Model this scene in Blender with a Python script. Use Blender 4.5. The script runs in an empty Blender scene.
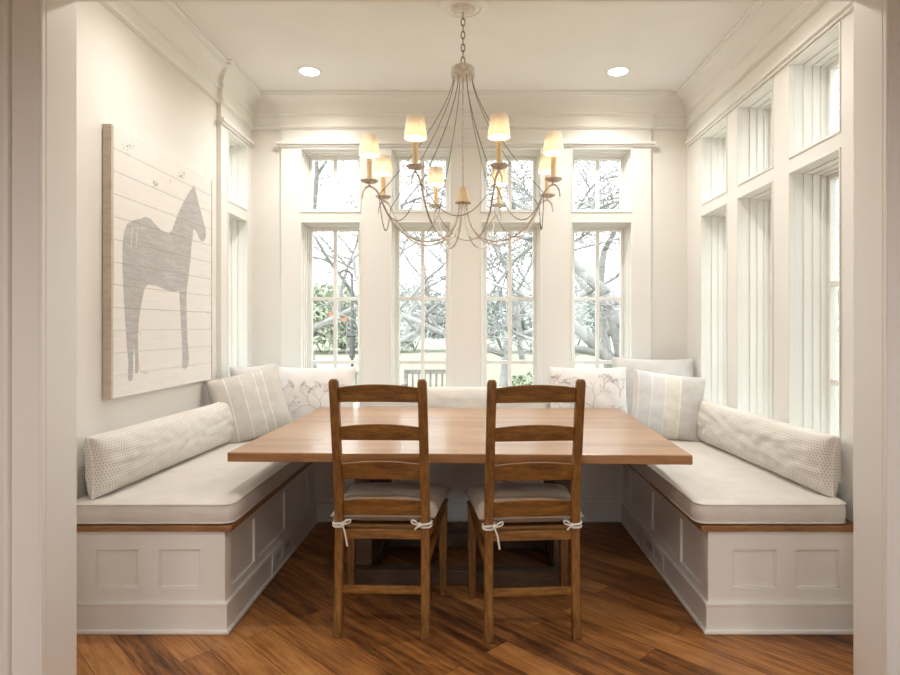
import bpy, bmesh, math, random
from mathutils import Vector, Matrix, noise
from mathutils.geometry import tessellate_polygon

R = math.radians
scene = bpy.context.scene
COL = scene.collection
MATS = {}

# ------------------------------------------------------------------ helpers
class MB:
    """collects geometry for ONE mesh object"""
    def __init__(self):
        self.v, self.f, self.m, self.uv = [], [], [], {}
        self.mi = 0
    def add(self, vs, fs):
        b = len(self.v)
        self.v.extend([tuple(p) for p in vs])
        for f in fs:
            self.f.append([b + i for i in f]); self.m.append(self.mi)
        return b
    def box(self, x0, x1, y0, y1, z0, z1):
        x0, x1 = min(x0, x1), max(x0, x1); y0, y1 = min(y0, y1), max(y0, y1); z0, z1 = min(z0, z1), max(z0, z1)
        self.add([(x0,y0,z0),(x1,y0,z0),(x1,y1,z0),(x0,y1,z0),(x0,y0,z1),(x1,y0,z1),(x1,y1,z1),(x0,y1,z1)],
                 [(3,2,1,0),(4,5,6,7),(0,1,5,4),(1,2,6,5),(2,3,7,6),(3,0,4,7)])
    def loft(self, rings, cap=True):
        n = len(rings[0]); b = len(self.v); fs = []
        vs = [p for r in rings for p in r]
        for i in range(len(rings)-1):
            for j in range(n):
                k = (j+1) % n
                fs.append((i*n+j, i*n+k, (i+1)*n+k, (i+1)*n+j))
        if cap:
            fs.append(tuple(reversed(range(n)))); fs.append(tuple((len(rings)-1)*n+j for j in range(n)))
        self.add(vs, fs)
    def tube(self, pts, rad, n=8, cap=True):
        pts = [Vector(p) for p in pts]
        if not hasattr(rad, '__len__'): rad = [rad]*len(pts)
        rings = []; up = None
        for i, p in enumerate(pts):
            t = (pts[min(i+1, len(pts)-1)] - pts[max(i-1, 0)])
            if t.length < 1e-9: t = Vector((0,0,1))
            t.normalize()
            if up is None:
                up = t.orthogonal().normalized()
            up = (up - t*up.dot(t))
            if up.length < 1e-6: up = t.orthogonal()
            up.normalize(); s = t.cross(up)
            rings.append([p + (up*math.cos(2*math.pi*k/n) + s*math.sin(2*math.pi*k/n))*rad[i] for k in range(n)])
        self.loft(rings, cap)
    def lathe(self, prof, c=(0,0,0), n=24, ripple=0, nr=0, cap=False):
        rings = []
        for r, z in prof:
            rings.append([(c[0]+(r*(1+ripple*math.cos(nr*2*math.pi*k/n)))*math.cos(2*math.pi*k/n),
                           c[1]+(r*(1+ripple*math.cos(nr*2*math.pi*k/n)))*math.sin(2*math.pi*k/n), c[2]+z) for k in range(n)])
        self.loft(rings, cap)
    def sphere(self, c, r, nu=6, nv=4):
        self.lathe([(max(1e-5, r*math.sin(math.pi*i/nv)), -r*math.cos(math.pi*i/nv)) for i in range(nv+1)], c, nu)
    def prism(self, poly, d, fn):
        """poly: 2D outline; fn(a,b,t) -> 3D, t in d=(t0,t1)"""
        n = len(poly)
        vs = [fn(a, b, d[0]) for a, b in poly] + [fn(a, b, d[1]) for a, b in poly]
        fs = [(i, (i+1) % n, n+(i+1) % n, n+i) for i in range(n)]
        tri = tessellate_polygon([[Vector((a, b, 0)) for a, b in poly]])
        fs += [tuple(t) for t in tri] + [tuple(n+i for i in reversed(t)) for t in tri]
        self.add(vs, fs)
    def build(self, name, mats, parent=None, smooth=False, bevel=0, seg=2, loc=None, angle=40):
        me = bpy.data.meshes.new(name)
        me.from_pydata(self.v, [], self.f)
        if not isinstance(mats, (list, tuple)): mats = [mats]
        for m in mats: me.materials.append(m)
        me.polygons.foreach_set('material_index', self.m)
        bm = bmesh.new(); bm.from_mesh(me)
        bmesh.ops.recalc_face_normals(bm, faces=bm.faces)
        bm.to_mesh(me); bm.free()
        if smooth:
            me.polygons.foreach_set('use_smooth', [True]*len(me.polygons))
            if smooth == 'auto': me.set_sharp_from_angle(angle=R(angle))
        ob = bpy.data.objects.new(name, me); COL.objects.link(ob)
        if parent: ob.parent = parent
        if loc: ob.location = loc
        if bevel:
            md = ob.modifiers.new('bevel', 'BEVEL'); md.width = bevel; md.segments = seg
            md.limit_method = 'ANGLE'; md.angle_limit = R(35); md.harden_normals = False
        return ob

def tag(o, label=None, cat=None, group=None, kind=None):
    if label: o['label'] = label
    if cat: o['category'] = cat
    if group: o['group'] = group
    if kind: o['kind'] = kind
    return o
def empty(name, loc=(0,0,0), rz=0):
    o = bpy.data.objects.new(name, None); COL.objects.link(o)
    o.location = loc; o.rotation_euler = (0,0,rz); o.empty_display_size = .1
    return o
def copy_tree(o, parent=None):
    c = o.copy(); COL.objects.link(c)
    if parent: c.parent = parent
    for ch in list(o.children): copy_tree(ch, c)
    return c

# ------------------------------------------------------------------ materials
def new_mat(name):
    m = bpy.data.materials.new(name); m.use_nodes = True
    nt = m.node_tree; b = nt.nodes['Principled BSDF']
    return m, nt, b
def L(nt, a, b): nt.links.new(a, b)
def nd(nt, t, **kw):
    n = nt.nodes.new(t)
    for k, v in kw.items(): setattr(n, k, v)
    return n
def math_n(nt, op, a, b=None):
    n = nd(nt, 'ShaderNodeMath', operation=op)
    for i, x in enumerate((a, b)):
        if x is None: continue
        if isinstance(x, (int, float)): n.inputs[i].default_value = x
        else: L(nt, x, n.inputs[i])
    return n.outputs[0]
def ramp(nt, fac, stops, interp='LINEAR'):
    r = nd(nt, 'ShaderNodeValToRGB'); r.color_ramp.interpolation = interp
    e = r.color_ramp.elements
    while len(e) < len(stops): e.new(.5)
    for i, (p, c) in enumerate(stops): e[i].position = p; e[i].color = (*c, 1)
    L(nt, fac, r.inputs[0]); return r.outputs[0]
def mixc(nt, fac, a, b, mode='MIX'):
    n = nd(nt, 'ShaderNodeMix', data_type='RGBA', blend_type=mode)
    for s, x in ((n.inputs[0], fac), (n.inputs[6], a), (n.inputs[7], b)):
        if isinstance(x, (int, float)): s.default_value = x
        elif isinstance(x, tuple): s.default_value = (*x, 1)
        else: L(nt, x, s)
    return n.outputs[2]
def bump(nt, b, h, strength, dist=.01):
    n = nd(nt, 'ShaderNodeBump'); n.inputs['Strength'].default_value = strength; n.inputs['Distance'].default_value = dist
    L(nt, h, n.inputs['Height']); L(nt, n.outputs[0], b.inputs['Normal'])
def coords(nt, which='Object', scale=(1,1,1), rot=(0,0,0)):
    t = nd(nt, 'ShaderNodeTexCoord'); m = nd(nt, 'ShaderNodeMapping')
    m.inputs['Scale'].default_value = scale; m.inputs['Rotation'].default_value = rot
    L(nt, t.outputs[which], m.inputs[0]); return m.outputs[0]
def noise_n(nt, vec, scale, detail=3, rough=.5):
    n = nd(nt, 'ShaderNodeTexNoise'); n.inputs['Scale'].default_value = scale; n.inputs['Detail'].default_value = detail
    n.inputs['Roughness'].default_value = rough; L(nt, vec, n.inputs['Vector']); return n.outputs['Fac']

def paint(name, col, rough=.5, var=.03, bmp=.03):
    m, nt, b = new_mat(name); v = coords(nt)
    n = noise_n(nt, v, 3, 3)
    L(nt, ramp(nt, n, [(.3, tuple(c*(1-var) for c in col)), (.7, col)]), b.inputs['Base Color'])
    b.inputs['Roughness'].default_value = rough
    if bmp: bump(nt, b, noise_n(nt, v, 220, 2), bmp, .002)
    return m
def wood(name, cols, scale, rough=.4, bmp=.15, coat=0.0, streak=7):
    m, nt, b = new_mat(name); v = coords(nt, 'Object', scale)
    n1 = noise_n(nt, v, streak, 6, .65)
    w = nd(nt, 'ShaderNodeTexNoise'); w.inputs['Scale'].default_value = 2.2; w.inputs['Detail'].default_value = 2; L(nt, v, w.inputs['Vector'])
    f = math_n(nt, 'ADD', math_n(nt, 'MULTIPLY', n1, .6), math_n(nt, 'MULTIPLY', w.outputs['Fac'], .4))
    L(nt, ramp(nt, f, [(.34, cols[0]), (.5, cols[1]), (.66, cols[2])]), b.inputs['Base Color'])
    b.inputs['Roughness'].default_value = rough
    b.inputs['Coat Weight'].default_value = coat; b.inputs['Coat Roughness'].default_value = .2
    bump(nt, b, n1, bmp, .003)
    return m
def fabric(name, col, col2=None, weave=900, bmp=.25, rough=.95):
    m, nt, b = new_mat(name); v = coords(nt)
    n = noise_n(nt, v, 14, 4, .6)
    c2 = col2 or tuple(c*.9 for c in col)
    L(nt, ramp(nt, n, [(.3, c2), (.7, col)]), b.inputs['Base Color'])
    b.inputs['Roughness'].default_value = rough; b.inputs['Sheen Weight'].default_value = .25
    bump(nt, b, noise_n(nt, v, weave, 2), bmp, .002)
    return m
def metal_paint(name, col, col2, rough=.5, metallic=0.0):
    m, nt, b = new_mat(name); v = coords(nt)
    L(nt, ramp(nt, noise_n(nt, v, 60, 4, .7), [(.42, col2), (.58, col)]), b.inputs['Base Color'])
    b.inputs['Roughness'].default_value = rough; b.inputs['Metallic'].default_value = metallic
    return m
def emit(name, col, strength):
    m, nt, b = new_mat(name)
    b.inputs['Base Color'].default_value = (*col, 1)
    b.inputs['Emission Color'].default_value = (*col, 1); b.inputs['Emission Strength'].default_value = strength
    return m

M_WALL = paint('cream wall paint', (.80, .782, .748), .6)
M_TRIM = paint('white trim paint', (.825, .82, .795), .38, .015, .01)
M_CEIL = paint('ceiling paint', (.83, .82, .80), .8)
M_CABINET = paint('putty white cabinet paint', (.79, .778, .745), .4, .015, .01)
M_LEDGE = wood('bench board wood', [(.15,.065,.02), (.27,.125,.042), (.38,.19,.075)], (3, 3, 30), .4)
M_LEDGEY = M_LEDGE
M_CHAIR = wood('chair wood', [(.10,.040,.007), (.205,.090,.017), (.33,.155,.033)], (14, 14, 2.6), .5, .12, 0)
M_CHAIRX = wood('chair slat wood', [(.10,.040,.007), (.205,.090,.017), (.33,.155,.033)], (2.6, 12, 16), .5, .12, 0)
M_BASE = wood('table base wood', [(.05,.026,.013), (.09,.05,.026), (.14,.08,.045)], (2, 9, 9), .5)
M_CUSH = fabric('linen seat fabric', (.70, .665, .62), (.64, .605, .565))
M_TAUPE = fabric('taupe chair cushion fabric', (.37, .30, .225), (.30, .24, .18))
M_GREYP = fabric('grey linen', (.64, .63, .625), (.57, .56, .56))
M_PALE = fabric('pale blue grey linen', (.72, .74, .78))
M_TIE = fabric('white cotton tie', (.85, .83, .78))
M_CHALK = metal_paint('distressed chalk metal', (.76, .725, .665), (.58, .53, .46), .6)
M_BEAD = metal_paint('antique bead', (.26, .235, .20), (.10, .085, .07), .5)
M_CANDLE = paint('candle sleeve', (.80, .62, .36), .5, .06, 0)
M_CONE = wood('turned wood', [(.5,.36,.2), (.6,.45,.28), (.68,.52,.34)], (6,6,6), .6)
M_VENT = paint('vent metal', (.82, .80, .76), .4, .03, 0)
M_SLOT = paint('dark slot', (.12, .11, .08), .7, .1, 0)
M_BULB = emit('warm bulb', (1, .80, .55), 34)
M_LENS = emit('downlight lens', (1, .86, .66), 26)
M_BARK = wood('haze pale bark', [(.20,.197,.195), (.28,.275,.27), (.38,.375,.37)], (6,6,2), .9, .6)  # bark colour lightened: outdoor haze and glare are put into it
M_TWIG = paint('twig bark', (.30, .295, .295), .9, .2, 0)  # twigs paled the same way, in place of real haze
M_LEAF = paint('hedge leaf', (.34, .39, .27), .7, .45, 0)  # both leaf colours are also paled to stand in for haze
M_LEAFG = paint('grey shrub leaf', (.33, .37, .34), .7, .4, 0)
M_ORANGE = paint('orange paint', (.40, .17, .11), .7, .1, 0)
M_IRON = metal_paint('grey iron', (.12,.12,.125), (.08,.08,.08), .5, .3)
M_OUTW = paint('weathered white paint', (.6,.6,.58), .6, .1, 0)
M_OUTD = wood('grey outdoor wood', [(.12,.11,.10),(.2,.185,.17),(.3,.28,.26)], (2,8,8), .8)
M_STONE = paint('patio stone', (.36,.35,.33), .85, .2, .05)
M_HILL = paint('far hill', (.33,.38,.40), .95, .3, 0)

def mat_glass():
    m, nt, b = new_mat('window glass'); nt.nodes.remove(b)
    out = nt.nodes['Material Output']
    t = nd(nt, 'ShaderNodeBsdfTransparent'); t.inputs[0].default_value = (.97,.98,.975,1)
    g = nd(nt, 'ShaderNodeBsdfGlossy'); g.inputs['Roughness'].default_value = .02
    lw = nd(nt, 'ShaderNodeLayerWeight'); lw.inputs[0].default_value = .5
    fr = nd(nt, 'ShaderNodeMath', operation='MULTIPLY_ADD'); L(nt, math_n(nt, 'POWER', lw.outputs['Facing'], 5.0), fr.inputs[0]); fr.inputs[1].default_value = .6; fr.inputs[2].default_value = .03
    mx = nd(nt, 'ShaderNodeMixShader'); L(nt, fr.outputs[0], mx.inputs[0]); L(nt, t.outputs[0], mx.inputs[1]); L(nt, g.outputs[0], mx.inputs[2])
    L(nt, mx.outputs[0], out.inputs[0]); return m
M_GLASS = mat_glass()

def mat_shade():
    m, nt, b = new_mat('pleated shade silk'); nt.nodes.remove(b)
    out = nt.nodes['Material Output']
    v = coords(nt)
    c = ramp(nt, noise_n(nt, v, 60, 3), [(.3, (.84,.78,.68)), (.7, (.90,.85,.76))])
    d = nd(nt, 'ShaderNodeBsdfDiffuse'); t = nd(nt, 'ShaderNodeBsdfTranslucent')
    L(nt, c, d.inputs[0]); L(nt, c, t.inputs[0])
    mx = nd(nt, 'ShaderNodeMixShader'); mx.inputs[0].default_value = .5
    L(nt, d.outputs[0], mx.inputs[1]); L(nt, t.outputs[0], mx.inputs[2]); L(nt, mx.outputs[0], out.inputs[0]); return m
M_SHADE = mat_shade()

def mat_floor():
    m, nt, b = new_mat('diagonal plank floor')
    v = coords(nt, 'Object', (1,1,1), (0,0,R(45)))
    br = nd(nt, 'ShaderNodeTexBrick'); br.offset = .37; br.offset_frequency = 2; br.squash = 1
    L(nt, v, br.inputs['Vector'])
    br.inputs['Color1'].default_value = (0,0,0,1); br.inputs['Color2'].default_value = (1,1,1,1); br.inputs['Mortar'].default_value = (0,0,0,1)
    br.inputs['Scale'].default_value = 1; br.inputs['Mortar Size'].default_value = .0014; br.inputs['Mortar Smooth'].default_value = .3
    br.inputs['Bias'].default_value = 0; br.inputs['Brick Width'].default_value = 1.25; br.inputs['Row Height'].default_value = .127
    sep = nd(nt, 'ShaderNodeSeparateXYZ'); L(nt, v, sep.inputs[0])
    rnd = br.outputs['Color']
    off = math_n(nt, 'MULTIPLY', rnd, 37.0)
    cv = nd(nt, 'ShaderNodeCombineXYZ')
    L(nt, math_n(nt, 'ADD', math_n(nt, 'MULTIPLY', sep.outputs[0], 1.9), off), cv.inputs[0])
    L(nt, math_n(nt, 'MULTIPLY', sep.outputs[1], 20), cv.inputs[1]); L(nt, off, cv.inputs[2])
    g = noise_n(nt, cv.outputs[0], 3.2, 7, .68)
    g2 = noise_n(nt, cv.outputs[0], 1.1, 2, .5)
    f = math_n(nt, 'ADD', math_n(nt, 'ADD', math_n(nt, 'MULTIPLY', g, .62), math_n(nt, 'MULTIPLY', g2, .38)), math_n(nt, 'MULTIPLY', math_n(nt, 'SUBTRACT', rnd, .5), .26))
    base = ramp(nt, f, [(.30, (.060,.020,.006)), (.41, (.18,.066,.017)), (.53, (.34,.135,.034)), (.72, (.52,.25,.08))])
    # soft worn and smoky patches of the old boards
    wv = coords(nt)
    pn = noise_n(nt, wv, 2.3, 4, .6)
    base = mixc(nt, math_n(nt, 'MULTIPLY', ramp(nt, pn, [(.52, (0,0,0)), (.72, (1,1,1))]), .4), base, (.085,.05,.03))
    col = mixc(nt, math_n(nt, 'MULTIPLY', br.outputs['Fac'], .6), base, (.025,.012,.006))
    L(nt, col, b.inputs['Base Color'])
    L(nt, ramp(nt, g, [(.3, (.50,.50,.50)), (.7, (.38,.38,.38))]), b.inputs['Roughness'])
    b.inputs['Specular IOR Level'].default_value = .45
    h = math_n(nt, 'SUBTRACT', math_n(nt, 'MULTIPLY', g, .35), br.outputs['Fac'])
    bump(nt, b, h, .35, .004)
    return m
M_FLOOR = mat_floor()

def mat_table():
    m, nt, b = new_mat('butcher block table top')
    v = coords(nt)
    br = nd(nt, 'ShaderNodeTexBrick'); br.offset = .43; L(nt, v, br.inputs['Vector'])
    br.inputs['Color1'].default_value = (0,0,0,1); br.inputs['Color2'].default_value = (1,1,1,1); br.inputs['Mortar'].default_value = (.2,.2,.2,1)
    br.inputs['Scale'].default_value = 1; br.inputs['Mortar Size'].default_value = .0007; br.inputs['Brick Width'].default_value = 1.6; br.inputs['Row Height'].default_value = .085
    rnd = br.outputs['Color']
    sep = nd(nt, 'ShaderNodeSeparateXYZ'); L(nt, v, sep.inputs[0])
    cv = nd(nt, 'ShaderNodeCombineXYZ'); off = math_n(nt, 'MULTIPLY', rnd, 23.0)
    L(nt, math_n(nt, 'ADD', math_n(nt, 'MULTIPLY', sep.outputs[0], 1.1), off), cv.inputs[0]); L(nt, math_n(nt, 'MULTIPLY', sep.outputs[1], 16), cv.inputs[1])
    L(nt, math_n(nt, 'MULTIPLY', sep.outputs[2], 16), cv.inputs[2])
    g = noise_n(nt, cv.outputs[0], 3, 5, .6)
    f = math_n(nt, 'ADD', math_n(nt, 'MULTIPLY', g, .75), math_n(nt, 'MULTIPLY', rnd, .25))
    base = ramp(nt, f, [(.25, (.25,.115,.042)), (.5, (.36,.185,.075)), (.78, (.46,.255,.115))])
    L(nt, mixc(nt, math_n(nt, 'MULTIPLY', br.outputs['Fac'], .5), base, (.2,.09,.04)), b.inputs['Base Color'])
    b.inputs['Roughness'].default_value = .3; b.inputs['Specular IOR Level'].default_value = .4
    b.inputs['Coat Weight'].default_value = .4; b.inputs['Coat Roughness'].default_value = .2
    return m
M_TABLE = mat_table()
M_TEDGE = wood('table edge wood', [(.12,.05,.018), (.20,.09,.033), (.28,.135,.055)], (2, 9, 30), .4)

def mat_dots():
    """small rings printed in staggered rows on off-white cotton"""
    m, nt, b = new_mat('ring dot cotton')
    t = nd(nt, 'ShaderNodeTexCoord'); sep = nd(nt, 'ShaderNodeSeparateXYZ'); L(nt, t.outputs['UV'], sep.inputs[0])
    pit = .0145
    row = math_n(nt, 'DIVIDE', sep.outputs[1], pit*.86)
    par = math_n(nt, 'MULTIPLY', math_n(nt, 'MODULO', math_n(nt, 'FLOOR', row), 2.0), .5)
    fx = math_n(nt, 'SUBTRACT', math_n(nt, 'FRACT', math_n(nt, 'ADD', math_n(nt, 'DIVIDE', sep.outputs[0], pit), par)), .5)
    fy = math_n(nt, 'MULTIPLY', math_n(nt, 'SUBTRACT', math_n(nt, 'FRACT', row), .5), .86)
    r = math_n(nt, 'SQRT', math_n(nt, 'ADD', math_n(nt, 'MULTIPLY', fx, fx), math_n(nt, 'MULTIPLY', fy, fy)))
    c = ramp(nt, r, [(0, (.28,.24,.20)), (.15, (.28,.24,.20)), (.20, (.82,.80,.76)), (.30, (.82,.80,.76)), (.34, (.56,.52,.47)), (.40, (.56,.52,.47)), (.45, (.83,.81,.77))])
    L(nt, c, b.inputs['Base Color']); b.inputs['Roughness'].default_value = .95
    bump(nt, b, noise_n(nt, t.outputs['Object'], 700, 2), .2, .002)
    return m
M_DOTS = mat_dots()

def mat_stripes(name, stops):
    m, nt, b = new_mat(name)
    t = nd(nt, 'ShaderNodeTexCoord'); sep = nd(nt, 'ShaderNodeSeparateXYZ'); L(nt, t.outputs['UV'], sep.inputs[0])
    c = ramp(nt, sep.outputs[0], stops, 'CONSTANT')
    n = noise_n(nt, t.outputs['Object'], 30, 4)
    L(nt, mixc(nt, .3, c, ramp(nt, n, [(.3, (.75,.75,.75)), (.7, (1,1,1))]), 'MULTIPLY'), b.inputs['Base Color'])
    b.inputs['Roughness'].default_value = .95
    bump(nt, b, noise_n(nt, t.outputs['Object'], 700, 2), .25, .002)
    return m
W_ = (.86,.84,.78)
M_STR_L = mat_stripes('striped linen taupe', [(0, (.66,.62,.57)), (.225, W_), (.24, (.67,.65,.62)), (.43, W_), (.445, (.70,.685,.66)), (.62, W_), (.635, (.69,.675,.645)), (.74, W_), (.755, (.66,.645,.62))])
M_STR_R = mat_stripes('striped linen blue cream', [(0, (.68,.69,.71)), (.045, W_), (.06, (.68,.70,.73)), (.23, W_), (.245, (.72,.73,.74)), (.42, W_), (.435, (.76,.745,.68)), (.63, W_), (.65, (.64,.625,.605))])
M_TOILE = fabric('white tree print cotton', (.82,.80,.79), (.77,.75,.745))
M_STROKE = paint('grey printed line', (.42,.38,.38), .95, .1, 0)

def mat_boards():
    m, nt, b = new_mat('whitewashed boards')
    v = coords(nt, 'Object', (1, 1, 1))
    sep = nd(nt, 'ShaderNodeSeparateXYZ'); L(nt, v, sep.inputs[0])
    row = math_n(nt, 'DIVIDE', sep.outputs[2], .1067)
    fr = math_n(nt, 'FRACT', row)
    cv = nd(nt, 'ShaderNodeCombineXYZ'); L(nt, math_n(nt, 'MULTIPLY', sep.outputs[1], 2), cv.inputs[1]); L(nt, math_n(nt, 'MULTIPLY', sep.outputs[2], 26), cv.inputs[2])
    L(nt, math_n(nt, 'MULTIPLY', math_n(nt, 'FLOOR', row), 3.3), cv.inputs[0])
    g = noise_n(nt, cv.outputs[0], 3, 5, .65)
    c = ramp(nt, g, [(.25, (.75,.73,.70)), (.45, (.80,.785,.76)), (.7, (.82,.81,.79))])
    kn = nd(nt, 'ShaderNodeTexVoronoi'); kn.inputs['Scale'].default_value = 4.5; L(nt, v, kn.inputs['Vector'])
    c = mixc(nt, ramp(nt, kn.outputs['Distance'], [(.03, (.5,.5,.5)), (.06, (0,0,0))]), c, (.45,.37,.29))
    L(nt, c, b.inputs['Base Color']); b.inputs['Roughness'].default_value = .75
    bump(nt, b, g, .25, .003)
    return m
M_BOARD = mat_boards()
M_BOARDE = wood('raw board edge', [(.50,.42,.34), (.60,.52,.43), (.66,.58,.49)], (3,3,8), .8)
M_HORSE = wood('grey wash paint', [(.39,.385,.385), (.48,.475,.475), (.59,.585,.58)], (1, 3, 24), .85, .1)
M_SPECK = paint('dark fleck', (.25,.22,.19), .8, .1, 0)

def mat_lawn():
    m, nt, b = new_mat('lawn grass'); v = coords(nt)
    n = noise_n(nt, v, .35, 6, .6); n2 = noise_n(nt, v, 40, 3)
    c = ramp(nt, math_n(nt, 'ADD', math_n(nt, 'MULTIPLY', n, .7), math_n(nt, 'MULTIPLY', n2, .3)), [(.3, (.19,.21,.135)), (.55, (.25,.265,.18)), (.75, (.31,.32,.22))])
    L(nt, c, b.inputs['Base Color']); b.inputs['Roughness'].default_value = .95
    bump(nt, b, n2, .5, .03); return m
M_LAWN = mat_lawn()

# ------------------------------------------------------------------ dimensions
XL, XR, YB = -1.73, 1.63, 4.74         # room faces
YN, YF = 2.115, 2.28                    # cased opening, near and far face
CZ = 3.045                              # ceiling
TH = .24
ZL0, ZL1, ZU0, ZU1 = .60, 2.095, 2.162, 2.655
BACKW = [-1.09, -.403, .282, .970]; HW = .232
RIGHTW = [4.215, 3.605, 2.98]; RHW = .227
LEFTW = [(4.46, .185)]

def wall_cells(mb, axis, face, back, u0, u1, z0, z1, holes):
    us = sorted({u0, u1, *[h[0] for h in holes], *[h[1] for h in holes]})
    zs = sorted({z0, z1, *[h[2] for h in holes], *[h[3] for h in holes]})
    def solid(i, j):
        if i < 0 or j < 0 or i >= len(us)-1 or j >= len(zs)-1: return False
        cu, cz = (us[i]+us[i+1])/2, (zs[j]+zs[j+1])/2
        return not any(h[0] < cu < h[1] and h[2] < cz < h[3] for h in holes)
    idx = {}
    def V(i, j, s):
        k = (i, j, s)
        if k not in idx:
            d = face if s == 0 else back
            idx[k] = len(mb.v)
            mb.v.append((us[i], d, zs[j]) if axis == 'y' else (d, us[i], zs[j]))
        return idx[k]
    def F(*a): mb.f.append(list(a)); mb.m.append(mb.mi)
    for i in range(len(us)-1):
        for j in range(len(zs)-1):
            if not solid(i, j): continue
            for s in (0, 1): F(V(i,j,s), V(i+1,j,s), V(i+1,j+1,s), V(i,j+1,s))
            if not solid(i-1, j): F(V(i,j,0), V(i,j+1,0), V(i,j+1,1), V(i,j,1))
            if not solid(i+1, j): F(V(i+1,j,0), V(i+1,j+1,0), V(i+1,j+1,1), V(i+1,j,1))
            if not solid(i, j-1): F(V(i,j,0), V(i+1,j,0), V(i+1,j,1), V(i,j,1))
            if not solid(i, j+1): F(V(i,j+1,0), V(i+1,j+1,0), V(i+1,j+1,1), V(i,j+1,1))

def struct(o): o['kind'] = 'structure'; return o
TRIM_N = [0]
def trim(mb, mat=None, bevel=0, **kw):
    TRIM_N[0] += 1
    return struct(mb.build('trim_%d' % TRIM_N[0], mat or M_TRIM, bevel=bevel, **kw))

# ------------------------------------------------------------------ room shell
m = MB()
m.box(-4.2, 4.2, -5.0, YN+.10, -.2, 0); m.box(XL-TH, XR+TH, YN+.10, YB+TH, -.2, 0)
struct(m.build('floor', M_FLOOR))
m = MB(); m.box(XL-TH, XR+TH, YN+.1, YB+TH, CZ, CZ+.2); struct(m.build('ceiling', M_CEIL))

holes_b = [(c-HW, c+HW, ZL0, ZL1) for c in BACKW] + [(c-HW, c+HW, ZU0, ZU1) for c in BACKW]
m = MB(); wall_cells(m, 'y', YB, YB+TH, XL-TH, XR+TH, 0, CZ, holes_b); struct(m.build('wall_back', M_WALL))
m = MB(); wall_cells(m, 'y', YB-.03, YB, -1.466, 1.345, 0, CZ, holes_b); trim(m)          # panelled window section of the back wall
holes_r = [(c-RHW, c+RHW, ZL0, ZL1) for c in RIGHTW] + [(c-RHW, c+RHW, ZU0, ZU1) for c in RIGHTW]
m = MB(); wall_cells(m, 'x', XR, XR+TH, YN, YB, 0, CZ, holes_r); struct(m.build('wall_right', M_TRIM))
holes_l = [(c-w, c+w, ZL0, ZL1) for c, w in LEFTW] + [(c-w, c+w, ZU0, ZU1) for c, w in LEFTW]
m = MB(); wall_cells(m, 'x', XL, XL-TH, YN, YB, 0, CZ, holes_l); struct(m.build('wall_left', M_WALL))
m = MB(); wall_cells(m, 'x', XL+.03, XL, 4.17, YB, 0, CZ, holes_l); trim(m)               # panelled window section of the left wall

# wall with the cased opening (between the two rooms)
OXL, OXR, OZ = -1.46, 1.394, 2.492
m = MB(); wall_cells(m, 'y', YN+.02, YF-.01, -4.2, 4.2, 0, 3.2, [(OXL-.02, OXR+.02, -.1, OZ+.02)])
struct(m.build('wall_front', M_WALL))
m = MB()                                              # jamb liner
m.box(OXL-.02, OXL, YN, YF, 0, OZ+.02); m.box(OXR, OXR+.02, YN, YF, 0, OZ+.02); m.box(OXL, OXR, YN, YF, OZ, OZ+.02)
trim(m, bevel=.003)
def casing(side):
    m = MB(); s = -1 if side < 0 else 1
    xi = OXL if s < 0 else OXR
    bx = lambda a, b, y0, y1, z0, z1: m.box(xi+s*a, xi+s*b, y0, y1, z0, z1)
    bx(0, .012, YN-.022, YN, 0, OZ+.012)
    bx(.012, .112, YN-.010, YN+.02, 0, OZ+.11)
    bx(.112, .130, YN-.026, YN+.02, 0, OZ+.128)
    return trim(m, bevel=.004)
casing(-1); casing(1)
m = MB(); m.box(OXL, OXR, YN-.022, YN, OZ, OZ+.012); m.box(OXL-.112, OXR+.112, YN-.010, YN+.02, OZ+.012, OZ+.11); m.box(OXL-.15, OXR+.15, YN-.03, YN+.02, OZ+.128, OZ+.16)
trim(m, bevel=.004)
m = MB(); m.box(-4.2, OXL-.13, YN+.002, YN+.02, 0, .205); m.box(OXR+.13, 4.2, YN+.002, YN+.02, 0, .205)
struct(m.build('baseboard_front', M_TRIM, bevel=.004))

# adjoining room the photograph is taken from
m = MB(); m.box(-4.2, 4.2, -5.0, YN+.1, 3.05, 3.25); struct(m.build('ceiling_adjoining', M_CEIL))
m = MB(); m.box(-4.4, -4.2, -5.0, YN+.2, 0, 3.25); struct(m.build('wall_adjoining_left', M_WALL))
m = MB(); m.box(4.2, 4.4, -5.0, YN+.2, 0, 3.25); struct(m.build('wall_adjoining_right', M_WALL))
m = MB(); wall_cells(m, 'y', -5.0, -5.24, -4.4, 4.4, 0, 3.25, [(-3.0, -1.2, .9, 2.6), (1.2, 3.0, .9, 2.6)]); struct(m.build('wall_behind', M_WALL))  # unseen wall; its openings are added to let sky fill the room

# crown moulding swept round the room, mitred at every corner
path = [(XL, YF-.02), (XL, 4.17), (XL+.03, 4.17), (XL+.03, YB), (-1.466, YB), (-1.466, YB-.03), (1.345, YB-.03), (1.345, YB), (XR, YB), (XR, YF-.02)]
def sweep(mb, prof):
    n = len(path); rows = []
    nr = []
    for i in range(n-1):
        d = Vector((path[i+1][0]-path[i][0], path[i+1][1]-path[i][1])).normalized(); nr.append(Vector((d.y, -d.x)))
    for i in range(n):
        a = nr[max(0, i-1)]; b = nr[min(i, n-2)]
        if i in (0, n-1): off = b if i == 0 else a
        else: off = (a+b)/(1+a.dot(b))
        rows.append([(path[i][0]+off.x*p, path[i][1]+off.y*p, z) for p, z in prof])
    mb.loft(rows, True)
prof = [(-.005, CZ+.001), (.118, CZ+.001), (.118, CZ-.012), (.108, CZ-.016), (.106, CZ-.026)]
for i in range(9):
    a = i/8*math.pi/2
    prof.append((.022+.080*(1-math.sin(a)), CZ-.030-.100*(1-math.cos(a))))
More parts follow.
